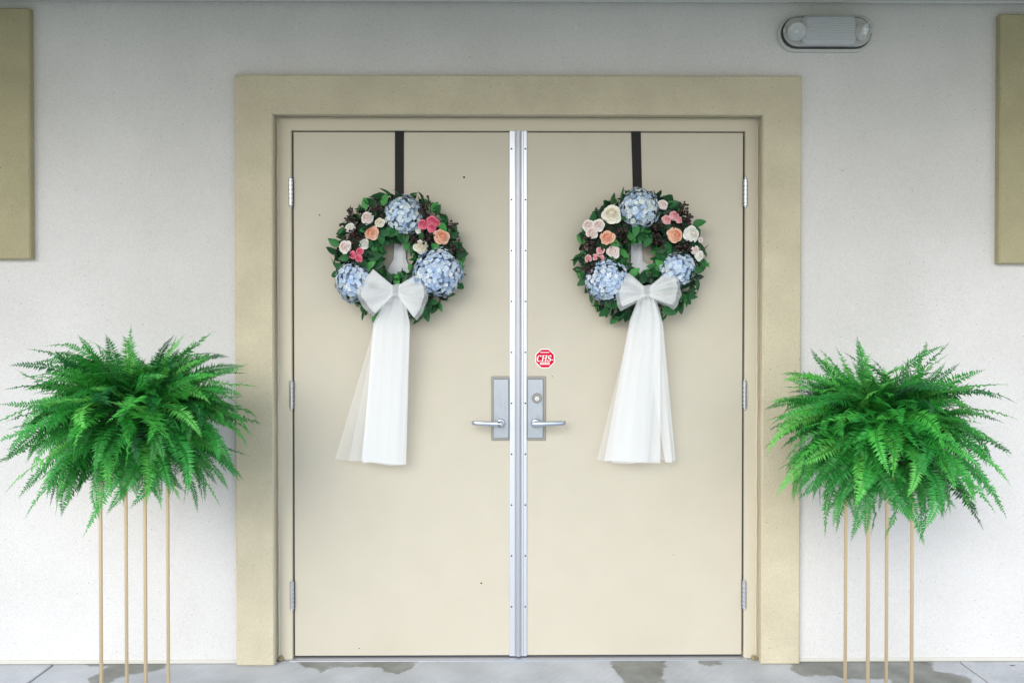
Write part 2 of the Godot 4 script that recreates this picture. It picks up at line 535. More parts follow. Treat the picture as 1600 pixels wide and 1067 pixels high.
func build_building() -> void:
	var il := at(427, 700, 0.065).x; var ir := at(1191, 700, 0.065).x; var it := at(810, 178.5, 0.065).y
	var ol := at(367, 600, 0.065).x; var orr := at(1252, 600, 0.065).x; var ot := at(810, 117, 0.065).y
	open_l = il - 0.012; open_r = ir + 0.012; open_t = it + 0.012
	var roof_y := at(800, 5.5, 0.035).y
	var house := thing("building", "pale stucco building front with a porch roof, around the cream double doors", "building", Vector3.ZERO, "", "thing")
	var b := MB.new()
	b.extrude(u_shape(-7.0, 7.0, roof_y + 0.5, open_l, open_r, open_t, -0.1), -0.2, 0.035)
	part("wall", b, M.wall, house)
	b = MB.new()
	b.cbox(Vector3(0, open_t / 2, -0.75), Vector3(open_r - open_l + 0.4, open_t + 0.4, 1.0))
	part("interior", b, M.interior, house)
	# porch roof: a flat soffit with a small gap and a bead along the wall, and a fascia
	b = MB.new()
	b.cbox(Vector3(0, roof_y + 0.11, 0.925), Vector3(14.0, 0.2, 1.75), 0.004)
	var roof := part("porch_roof", b, M.soffit, house)
	b = MB.new()
	b.cbox(Vector3(0, roof_y + 0.10, 1.822), Vector3(14.0, 0.26, 0.04), 0.004)
	part("fascia", b, M.trim, roof)
	b = MB.new()
	b.cbox(Vector3(0, roof_y + 0.003, 0.060), Vector3(13.9, 0.012, 0.012), 0.003)
	part("bead", b, M.fixture, roof)
	for x in [-6.6, 6.6]:
		b = MB.new()
		b.cbox(Vector3(x, roof_y / 2, 1.6), Vector3(0.2, roof_y - 0.002, 0.2), 0.008)
		part("post", b, M.trim, house)
	# cream strip at the foot of the wall, either side of the trim
	for s in [[-6.9, ol - 0.002], [orr + 0.002, 6.9]]:
		b = MB.new()
		var y0 := 0.001
		b.cbox(Vector3((s[0] + s[1]) / 2, y0 + 0.007, 0.0375), Vector3(s[1] - s[0], 0.014, 0.012), 0.003)
		part("base_strip", b, M.base_strip, house)

	var sur := thing("door_surround", "raised olive stucco band framing the cream double doors", "door surround", Vector3.ZERO, "", "thing")
	b = MB.new()
	b.extrude(u_shape(ol, orr, ot, il, ir, it, 0.001), 0.0352, 0.065, 0.005)
	part("band", b, M.trim, sur)
	# ragged bead of old caulk where band meets steel frame
	for x in [il + 0.004, ir - 0.004]:
		b = MB.new()
		var pts := []; var rad := []
		for k in 60:
			pts.append(Vector3(x + rng.randf_range(-0.0012, 0.0012), 0.02 + (it - 0.04) * k / 59.0, 0.0125 + rng.randf_range(-0.001, 0.001))); rad.append(rng.randf_range(0.0032, 0.0058))
		b.tube(pts, rad, 7)
		part("caulk_bead", b, M.frame, sur)
	b = MB.new()
	var pts2 := []; var rad2 := []
	for k in 70:
		pts2.append(Vector3(lerpf(il + 0.02, ir - 0.02, k / 69.0), it - 0.002 + rng.randf_range(-0.001, 0.001), 0.0125)); rad2.append(rng.randf_range(0.002, 0.0036))
	b.tube(pts2, rad2, 6)
	part("caulk_bead", b, M.frame, sur)
	for x in [il + 0.010, ir - 0.010]:
		b = MB.new()
		for k in 9:
			b.ball(Vector3(x + rng.randf_range(-0.008, 0.008), 0.004 + rng.randf() * 0.016, 0.018 + rng.randf_range(-0.003, 0.008)), rng.randf_range(0.003, 0.008), 6)
		part("dirt", b, M.caulk, sur)

	var fr := thing("steel_doorway", "cream painted steel frame holding the pair of doors", "door frame", Vector3.ZERO, "", "thing")
	var gl := at(455.6, 620, 0.01).x; var gr := at(1164.2, 620, 0.01).x; var gt := at(810, 204.2, 0.01).y
	b = MB.new()
	b.extrude(u_shape(open_l + 0.002, open_r - 0.002, open_t - 0.002, gl, gr, gt, 0.001), -0.11, 0.01, 0.003)
	part("jamb", b, M.frame, fr)
	# dark stops behind the leaves
	b = MB.new()
	b.cbox(Vector3(gl + 0.012, gt / 2, -0.085), Vector3(0.024, gt - 0.002, 0.06))
	b.cbox(Vector3(gr - 0.012, gt / 2, -0.085), Vector3(0.024, gt - 0.002, 0.06))
	b.cbox(Vector3((gl + gr) / 2, gt - 0.012, -0.0852), Vector3(gr - gl - 0.05, 0.023, 0.06))
	part("stop", b, M.rubber, fr)
	b = MB.new()
	var dl := at(459.0, 620, 0.0).x; var dr := at(1160.6, 620, 0.0).x; var dt := at(810, 206.6, 0.0).y
	b.cbox(Vector3((gl + dl) / 2, dt / 2 + 0.01, -0.012), Vector3(dl - gl - 0.0012, dt - 0.04, 0.012))
	b.cbox(Vector3((gr + dr) / 2, dt / 2 + 0.01, -0.012), Vector3(gr - dr - 0.0012, dt - 0.04, 0.012))
	b.cbox(Vector3((gl + gr) / 2, (gt + dt) / 2, -0.012), Vector3(gr - gl - 0.02, gt - dt - 0.0012, 0.012))
	part("weather_strip", b, M.black, fr)

	var th := thing("threshold", "dull metal threshold strip under both doors", "threshold", Vector3.ZERO, "", "thing")
	b = MB.new()
	var prof := [Vector2(0.024, 0.0005), Vector2(0.022, 0.004), Vector2(0.008, 0.0072), Vector2(-0.05, 0.0085), Vector2(-0.09, 0.0085)]
	var rows := []
	for p in prof:
		rows.append(PackedVector3Array([Vector3(gl - 0.01, p.y, p.x), Vector3(gr + 0.01, p.y, p.x)]))
	b.grid(rows, true)
	part("saddle", b, M.aluminium_dull, th)


# ---------------------------------------------------------------- doors
func hinge(parent: Node, x: float, y0: float, y1: float, m: Material, side: float) -> void:
	var o := MB.new()
	var h := y1 - y0
	var r := 0.0088
	var prof := [Vector2(0.0, 0.0), Vector2(r * 0.6, 0.0), Vector2(r, 0.002)]
	for k in 5:
		var a := 0.012 + (h - 0.024) * k / 5.0; var e := 0.012 + (h - 0.024) * (k + 1) / 5.0
		prof += [Vector2(r, a - 0.0018), Vector2(r * 0.72, a - 0.0012), Vector2(r * 0.72, a + 0.0012), Vector2(r, a + 0.0018), Vector2(r, e - 0.0012)]
	prof += [Vector2(r, h - 0.012), Vector2(r * 0.8, h - 0.0115), Vector2(r, h - 0.010), Vector2(r, h - 0.003), Vector2(r * 0.6, h), Vector2(0.0, h)]
	o.lathe(prof, 14, Transform3D(Basis(), Vector3(x, y0, 0.010)), false)
	var hp := part("hinge", o, m, parent)
	o = MB.new()
	o.cbox(Vector3(x + side * 0.0055, (y0 + y1) / 2, -0.004), Vector3(0.0035, h - 0.004, 0.030), 0.0005)
	part("plate", o, M.rubber, hp)
	for y in [y0 - 0.003, y1 + 0.003]:
		o = MB.new()
		o.ball(Vector3(x, y, 0.010), 0.0062, 10, Vector3(1, 0.8, 1))
		part("pin", o, m, hp)


func lever(parent: Node, hub: Vector3, tip: Vector3, side: float) -> void:
	var b := MB.new()
	b.lathe([Vector2(0, -0.002), Vector2(0.019, -0.002), Vector2(0.019, 0.004), Vector2(0.015, 0.008), Vector2(0.0105, 0.009), Vector2(0.0105, 0.044), Vector2(0.008, 0.048), Vector2(0, 0.048)], 20, Transform3D(Basis(Vector3.RIGHT, PI / 2), Vector3(hub.x, hub.y, hub.z)), false)
	var o := part("lever_handle", b, M.steel, parent)
	b = MB.new()
	# flattened bar swept from hub to tip, a little thicker at the hub, with a returned end
	var len := tip.x - hub.x
	var st := [[-0.014 * side / absf(len) * 1.0, 0.009, 0.0], [0.0, 0.0125, 0.0], [0.12, 0.012, 0.0], [0.3, 0.0105, 0.0], [0.6, 0.0095, 0.0], [0.85, 0.0085, -0.001], [0.95, 0.0083, -0.004], [0.99, 0.0078, -0.011], [1.0, 0.0072, -0.022]]
	var rows := []
	for s in st:
		var row := PackedVector3Array()
		for k in 13:
			var a := TAU * k / 12.0
			var t: float = s[0]
			var bend := 0.0 if t < 0.95 else 1.0
			row.append(Vector3(hub.x + len * t + bend * side * cos(a) * 0.004 * signf(1.0), lerpf(hub.y, tip.y, clampf(t, 0, 1)) + sin(a) * s[1], hub.z + 0.043 + s[2] + cos(a) * 0.0062 * (1.0 - bend)))
		rows.append(row)
	b.grid(rows, side < 0)
	for e in [0, st.size() - 1]:
		var ctr := Vector3.ZERO
		for k in 12: ctr += rows[e][k] / 12.0
		for k in 12:
			b.free_tri(ctr, rows[e][k], rows[e][k + 1], Vector3(-side if e == 0 else side, 0, -0.5))
	part("grip", b, M.steel, o)


func build_doors() -> void:
	var top := at(810, 206.6, 0.0).y
	var bot := 0.0135
	for d in 2:
		var left := d == 0
		var x0 := at(459.0, 620, 0.0).x if left else at(810.6, 620, 0.0).x
		var x1 := at(809.4, 620, 0.0).x if left else at(1160.6, 620, 0.0).x
		var door := thing("door", "cream steel door hinged on its left, its lever plate without a keyhole" if left else "cream steel door hinged on its right, with red sticker and keyed lever plate", "door", Vector3.ZERO, "pair of cream steel doors", "thing")
		var b := MB.new()
		b.cbox(Vector3((x0 + x1) / 2, (top + bot) / 2, -0.0225), Vector3(x1 - x0, top - bot, 0.045), 0.0025)
		part("panel", b, M.door, door)
		b = MB.new()
		b.cbox(Vector3((x0 + x1) / 2, 0.0112, -0.022), Vector3(x1 - x0 - 0.01, 0.0042, 0.03))
		part("door_sweep", b, M.rubber, door)
		# hinges
		var hx := at(454.8, 620, 0.01).x if left else at(1164.4, 620, 0.01).x
		for hy in [[279.0, 322.0, 0], [595.0, 638.0, 0], [908.0, 951.0, 1]]:
			hinge(door, hx, at(810, hy[1], 0.01).y, at(810, hy[0], 0.01).y, M.hinge_metal if hy[2] == 0 else M.aluminium_dull, 1.0 if left else -1.0)
		# meeting stile: flat cover strip with screws, and on the left leaf a rounded astragal that covers the gap
		var sx0 := at(796.0, 620, 0.003).x if left else at(814.6, 620, 0.003).x
		var sx1 := at(804.8, 620, 0.003).x if left else at(823.2, 620, 0.003).x
		var sy1 := at(810, 202.8, 0.003).y
		b = MB.new()
		b.cbox(Vector3((sx0 + sx1) / 2, (sy1 + 0.012) / 2, 0.0025), Vector3(sx1 - sx0, sy1 - 0.012, 0.005), 0.0012)
		var strip := part("edge_strip", b, M.aluminium, door)
		if not left:
			b = MB.new()
			var rx := sx0 + (sx1 - sx0) * 0.36
			b.cbox(Vector3(rx, (sy1 + 0.012) / 2, 0.0055), Vector3(0.003, sy1 - 0.0125, 0.003), 0.001)
			part("rib", b, M.aluminium_dull, strip)
		var screw := MB.new()
		screw.lathe([Vector2(0, 0.0016), Vector2(0.0022, 0.0014), Vector2(0.0036, 0.0003), Vector2(0.0036, -0.001)], 8, Transform3D(Basis(Vector3.RIGHT, PI / 2), Vector3.ZERO))
		var sm := screw.mesh()
		var shx := at(799.2, 620, 0.006).x if left else at(820.9, 620, 0.006).x
		for k in 11:
			part("screw", sm, M.dark_metal, strip, Transform3D(Basis(), Vector3(shx, at(810, 232.5 + 79.5 * k, 0.005).y, 0.0052)))
		if left:
			var ax0 := at(805.2, 620, 0.008).x; var ax1 := at(814.2, 620, 0.008).x
			b = MB.new()
			var rows := []
			for k in 11:
				var t := k / 10.0
				var z := 0.0045 + 0.007 * pow(sin(PI * t), 0.7) - (0.004 if absf(t - 0.22) < 0.06 else 0.0)
				rows.append(PackedVector3Array([Vector3(lerpf(ax0, ax1, t), 0.0125, z), Vector3(lerpf(ax0, ax1, t), sy1 - 0.002, z)]))
			b.grid(rows, true)
			b.cbox(Vector3((ax0 + ax1) / 2, (sy1 + 0.010) / 2, 0.0022), Vector3(ax1 - ax0 - 0.0004, sy1 - 0.016, 0.004))
			part("astragal", b, M.aluminium_dull, door)
		# lever plate: a folded wrap with a smaller cover plate on it
		var pl0 := at(767.8, 620, 0.006).x if left else at(823.8, 620, 0.006).x
		var pl1 := at(795.4, 620, 0.006).x if left else at(852.6, 620, 0.006).x
		var py0 := at(810, 688.0, 0.006).y; var py1 := at(810, 588.0, 0.006).y
		b = MB.new()
		b.cbox(Vector3((pl0 + pl1) / 2, (py0 + py1) / 2, 0.003), Vector3(pl1 - pl0, py1 - py0, 0.006), 0.0015)
		var plate := part("lock_plate", b, M.steel_bezel, door)
		var c0 := at(770.4, 620, 0.014).x if left else at(823.8, 620, 0.014).x
		var c1 := at(795.2, 620, 0.014).x if left else at(849.2, 620, 0.014).x
		var cy0 := at(810, 685.0, 0.012).y; var cy1 := at(810, 591.5, 0.012).y
		b = MB.new()
		b.cbox(Vector3((c0 + c1) / 2, (cy0 + cy1) / 2, 0.0095), Vector3(c1 - c0, cy1 - cy0, 0.009), 0.0035)
		part("cover_plate", b, M.steel, plate)
		var hub := at(782.5 if left else 837.0, 661.0, 0.014); hub.z = 0.014
		var tip := at(738.0 if left else 883.5, 660.8, 0.05)
		lever(door, hub, tip, -1.0 if left else 1.0)
		if not left:
			var kc := at(839.0, 622.0, 0.016)
			b = MB.new()
			b.lathe([Vector2(0.0205, -0.004), Vector2(0.0205, 0.003), Vector2(0.0185, 0.0065), Vector2(0.0150, 0.0065), Vector2(0.0140, 0.004), Vector2(0, 0.004)], 24, Transform3D(Basis(Vector3.RIGHT, PI / 2), kc), false)
			var kcyl := part("key_cylinder", b, M.steel_bezel, door)
			b = MB.new()
			b.lathe([Vector2(0.0085, 0.003), Vector2(0.0085, 0.0065), Vector2(0, 0.0065)], 16, Transform3D(Basis(Vector3.RIGHT, PI / 2), kc + Vector3(0, -0.002, 0)), false)
			part("plug", b, M.aluminium, kcyl)
			b = MB.new()
			b.cbox(kc + Vector3(0, -0.004, 0.0066), Vector3(0.0018, 0.008, 0.001))
			part("keyway", b, M.black, kcyl)
		# small plugged holes and chips in the paint
		for p in ([[725, 277, 0.0045], [499, 336, 0.003], [752, 911, 0.0035], [561, 1013, 0.0022]] if left else [[863, 588, 0.002], [1052, 867, 0.0018]]):
			b = MB.new()
			var q := at(p[0], p[1], 0.0)
			b.lathe([Vector2(p[2], -0.001), Vector2(p[2], 0.0006), Vector2(p[2] * 0.5, 0.001), Vector2(0, 0.0004)], 9, Transform3D(Basis(Vector3.RIGHT, PI / 2), Vector3(q.x, q.y, 0.0)))
			part("screw_hole", b, M.dark_metal, door)


# ---------------------------------------------------------------- sticker, emergency light, olive panels
func build_wall_things() -> void:
	# octagonal sticker
	var c := at(851.6, 560.2, 0.0005)
	var st := thing("sticker", "red octagonal sticker with white CHS lettering above the right lever", "sticker", Vector3(c.x, c.y, 0.0), "", "thing")
	var oct := func(r: float) -> PackedVector2Array:
		var p := PackedVector2Array()
		for k in 8: p.append(Vector2(cos(TAU * (k + 0.5) / 8), sin(TAU * (k + 0.5) / 8)) * r)
		return p
	var u := DIST / FOCAL
	var b := MB.new(); b.extrude(oct.call(16.4 * u), 0.0001, 0.0006, 0.0, false)
	part("border", b, M.sticker_white, st)
	b = MB.new(); b.extrude(oct.call(14.9 * u), 0.0006, 0.0010, 0.0, false)
	part("face", b, M.sticker_red, st)
	var f := SystemFont.new()
	f.font_names = PackedStringArray(["Droid Serif"]); f.font_weight = 700; f.font_italic = true
	var tm := TextMesh.new()
	tm.font = f; tm.text = "CHS"; tm.font_size = 64; tm.depth = 0.0006
	tm.pixel_size = 0.0005
	var w: float = tm.get_aabb().size.x
	if w > 0.0:
		tm.pixel_size *= 22.5 * u / w
	part("lettering", tm, M.sticker_white, st, Transform3D(Basis(Vector3(1, 0, 0), Vector3(0.22, 1.22, 0), Vector3(0, 0, 1)), Vector3(-1.5 * u, 0.0, 0.0012)))
	b = MB.new()
	b.cbox(Vector3(11.4 * u, -2.2 * u, 0.0011), Vector3(3.2 * u, 1.2 * u, 0.0005))
	var x := -7.2
	while x < 6.8:
		var g := rng.randf_range(0.9, 1.7)
		b.cbox(Vector3((x + g / 2) * u, 9.6 * u, 0.0011), Vector3(g * u, 1.5 * u, 0.0004)); x += g + 0.35
	for row in [-6.8, -9.0]:
		x = -7.8
		while x < 7.4:
			var g := rng.randf_range(0.9, 1.8)
			b.cbox(Vector3((x + g / 2) * u, row * u, 0.0011), Vector3(g * u, 1.6 * u, 0.0004)); x += g + 0.4
	part("small_print", b, M.sticker_white, st)

	# emergency light
	var ec := at(1291.5, 51.5, 0.06)
	var em := thing("emergency_light", "grey emergency light with two lamp heads under a clear cover, mounted high on the wall", "wall light", Vector3(ec.x, ec.y, 0.0355), "", "thing")
	b = MB.new(); b.extrude(stadium(0.376, 0.140, 10), 0.0, 0.020, 0.006)
	part("backplate", b, M.fixture, em)
	b = MB.new(); b.extrude(stadium(0.357, 0.123, 10), 0.020, 0.030, 0.0)
	part("gasket", b, M.black, em)
	b = MB.new(); b.extrude(stadium(0.346, 0.112, 10), 0.032, 0.034, 0.0)
	part("tray", b, M.fixture, em)
	b = MB.new(); b.extrude(round_rect(0.21, 0.112, 0.02), 0.032, 0.066, 0.012)
	for k in 9:
		b.cbox(Vector3(0, -0.044 + 0.011 * k, 0.0665), Vector3(0.18, 0.003, 0.003), 0.001)
	part("housing", b, M.fixture_dark, em)
	for sx in [-1.0, 1.0]:
		var face := Vector3(sx * 0.30, -0.42, 0.86).normalized() if sx < 0 else Vector3(0.75, -0.35, 0.6).normalized()
		var bs := Basis(Quaternion(Vector3.UP, face))
		var p := Vector3(sx * 0.128, -0.004, 0.052)
		b = MB.new()
		b.lathe([Vector2(0, -0.028), Vector2(0.018, -0.026), Vector2(0.030, -0.010), Vector2(0.0345, 0.010), Vector2(0.0345, 0.014), Vector2(0.0315, 0.014)], 20, Transform3D(bs, p))
		var head := part("lamp_head", b, M.fixture, em)
		b = MB.new()
		b.lathe([Vector2(0.0315, 0.0135), Vector2(0.024, 0.001), Vector2(0.012, -0.010), Vector2(0, -0.013)], 20, Transform3D(bs, p))
		part("reflector", b, M.reflector, head)
		b = MB.new(); b.ball(p + face * 0.004, 0.008, 10)
		part("bulb", b, M.sticker_white, head)
		b = MB.new()
		b.lathe([Vector2(0.0315, 0.014), Vector2(0.022, 0.019), Vector2(0.010, 0.0215), Vector2(0, 0.022)], 20, Transform3D(bs, p))
		part("lens", b, M.lamp_glass, head)
	b = MB.new(); b.dome(stadium(0.350, 0.118, 12), 0.030, 0.068, 0.045, 7)
	part("clear_cover", b, M.cover, em)
	b = MB.new()
	for k in 12:
		b.cbox(Vector3(0.01, -0.040 + 0.0068 * k, 0.0985 - 0.010 * pow(absf(-0.040 + 0.0068 * k) / 0.04, 3.0)), Vector3(0.15, 0.0022, 0.0016), 0.0006)
	part("prism_ribs", b, M.cover, em)
	b = MB.new()
	for x2 in [-0.168, 0.168]:
		b.cbox(Vector3(x2, 0.004, 0.036), Vector3(0.012, 0.020, 0.012), 0.003)
	part("clip", b, M.fixture, em)

	# olive stucco panels, both cut off by the picture edge
	var xa := at(52.5, 250, 0.036).x; var ya := at(40, 404.5, 0.066).y; var yb := at(40, 12.0, 0.066).y
	var pa := thing("stucco_panel", "raised olive stucco panel high on the wall left of the doors", "wall panel", Vector3(xa - 0.30, ya, 0.0352), "olive panels on the wall", "thing")
	b = MB.new(); b.extrude(PackedVector2Array([Vector2(-0.30, 0), Vector2(0.30, 0), Vector2(0.30, yb - ya), Vector2(-0.30, yb - ya)]), 0.0, 0.030, 0.005)
	part("board", b, M.wall_panel, pa)
	var xc := at(1556.0, 250, 0.036).x; var yc := at(1580, 411.5, 0.066).y; var yd := at(1580, 21.0, 0.066).y
	var pb := thing("stucco_panel", "raised olive stucco panel high on the wall beside the emergency light", "wall panel", Vector3(xc + 0.30, yc, 0.0352), "olive panels on the wall", "thing")
	b = MB.new(); b.extrude(PackedVector2Array([Vector2(-0.30, 0), Vector2(0.30, 0), Vector2(0.30, yd - yc), Vector2(-0.30, yd - yc)]), 0.0, 0.030, 0.005)
	part("board", b, M.wall_panel, pb)


# ---------------------------------------------------------------- wreaths
func leaf_mesh(len: float, wid: float, curl: float, fold: float) -> ArrayMesh:
	var b := MB.new()
	var rows := []
	for i in 6:
		var t := i / 5.0
		var w := wid * 0.5 * pow(sin(PI * pow(t, 0.8) * 0.98 + 0.02), 0.8)
		var y := len * t; var z := curl * len * (t - 0.35) * (t - 0.35)
		rows.append(PackedVector3Array([Vector3(-w, y, z + fold * w), Vector3(0, y, z), Vector3(w, y, z + fold * w)]))
	b.grid(rows)
	return b.mesh()


func rose_mesh(r: float, inner: Color, outer: Color, g: RandomNumberGenerator) -> MB:
	var b := MB.new()
	b.col = inner
	b.ball(Vector3(0, 0, r * 0.42), r * 0.17, 8, Vector3(1, 1, 1.8))
	b.col = outer
	b.ball(Vector3.ZERO, r * 0.84, 12, Vector3(1, 1, 0.82))
	var np := 26
	for i in np:
		var t := (i + 0.5) / np
		var a0 := i * 2.39996 + g.randf() * 0.5
		var half := lerpf(1.5, 0.66, t) * g.randf_range(0.9, 1.1)
		# each petal is a curved shell: close and tall in the heart, spread and rolled back outside
		var top_r := r * lerpf(0.10, 1.02, pow(t, 0.9)) * g.randf_range(0.94, 1.06)
		var low_r := r * lerpf(0.10, 0.42, t)
		var low_z := r * lerpf(0.10, -0.15, t)
		var top_z := r * lerpf(0.86, 0.38, t * t) * g.randf_range(0.95, 1.05)
		var rows := []
		for v in 5:
			var row := PackedVector3Array(); var tv := v / 4.0
			for k in 6:
				var s := k / 5.0 * 2.0 - 1.0
				var te := tv * (1.0 - 0.22 * s * s * (0.4 + t))
				var rad := lerpf(low_r, top_r, pow(te, lerpf(0.5, 0.85, t))) + r * 0.08 * t * pow(te, 6.0) + r * 0.03 * s
				var z := lerpf(low_z, top_z, pow(te, lerpf(1.0, 0.7, t))) - r * 0.26 * t * pow(te, 5.0)
				var a := a0 + half * s
				row.append(Vector3(cos(a) * rad, sin(a) * rad, z))
			rows.append(row)
		b.col = inner.lerp(outer, clampf(t * 1.5, 0, 1)) * g.randf_range(0.92, 1.05)
		b.grid(rows)
	return b


func hydrangea_mesh(r: float, tint: Array, g: RandomNumberGenerator) -> MB:
	var b := MB.new()
	b.col = Color(0.52, 0.64, 0.82)
	b.ball(Vector3(0, 0, r * 0.05), r * 0.78, 14, Vector3(1, 1, 0.8))
	var count := int(2.0 * r * r / (0.0060 * 0.0060))
	for i in count:
		var z := 1.0 - (i + 0.5) / count * 1.15
		var a := i * 2.39996
		var s := sqrt(maxf(0.0, 1.0 - z * z))
		var nn := Vector3(cos(a) * s, sin(a) * s, z)
		nn = (nn + Vector3(g.randfn(0, 0.16), g.randfn(0, 0.16), g.randfn(0, 0.16))).normalized()
		var p := Vector3(nn.x * r, nn.y * r, nn.z * r * 0.82) * g.randf_range(0.90, 1.08) * (1.0 + 0.05 * sin(nn.x * 5.0 + r * 300.0) + 0.05 * sin(nn.y * 6.0 + r * 170.0))
		var bs := Basis(Quaternion(Vector3(0, 0, 1), nn)) * Basis(Vector3(0, 0, 1), g.randf() * TAU)
		var size := g.randf_range(0.0080, 0.0118)
		var col: Color = tint[g.randi() % tint.size()]
		col = col * g.randf_range(0.85, 1.1); col.a = 1.0
		for k in 4:
			var d := bs * Vector3(cos(k * PI / 2), sin(k * PI / 2), 0); var e := bs * Vector3(-sin(k * PI / 2), cos(k * PI / 2), 0)
			var lift := nn * size * g.randf_range(0.05, 0.40)
			b.col = col * 0.92
			var p0 := p; var p1 := p + d * size * 0.50 + e * size * 0.50 + lift * 0.6; var q1 := p + d * size * 0.92 + e * size * 0.30 + lift
			var q2 := p + d * size * 0.92 - e * size * 0.30 + lift * 0.9; var p3 := p + d * size * 0.50 - e * size * 0.50 + lift * 0.5
			b.free_tri(p0, p1, q1, nn); b.free_tri(p0, q1, q2, nn); b.free_tri(p0, q2, p3, nn)
		b.col = Color(0.62, 0.66, 0.50)
		b.ball(p + nn * 0.0014, 0.0017, 5)
	return b


const RING := 0.163
const TUBE := 0.077


func ring_point(phi: float, psi: float, k := 1.0) -> Array:
	var rad := Vector3(cos(phi), sin(phi), 0)
	var n := rad * cos(psi) + Vector3(0, 0, 1) * sin(psi) * 0.85
	return [rad * RING + n * TUBE * k, n.normalized()]


func wreath_z(p: Vector2) -> float:      # how far the front of the ring stands out at p
	var d := absf(p.length() - RING) / (TUBE * 1.25)
	return 0.85 * TUBE * sqrt(maxf(0.05, 1.0 - d * d))


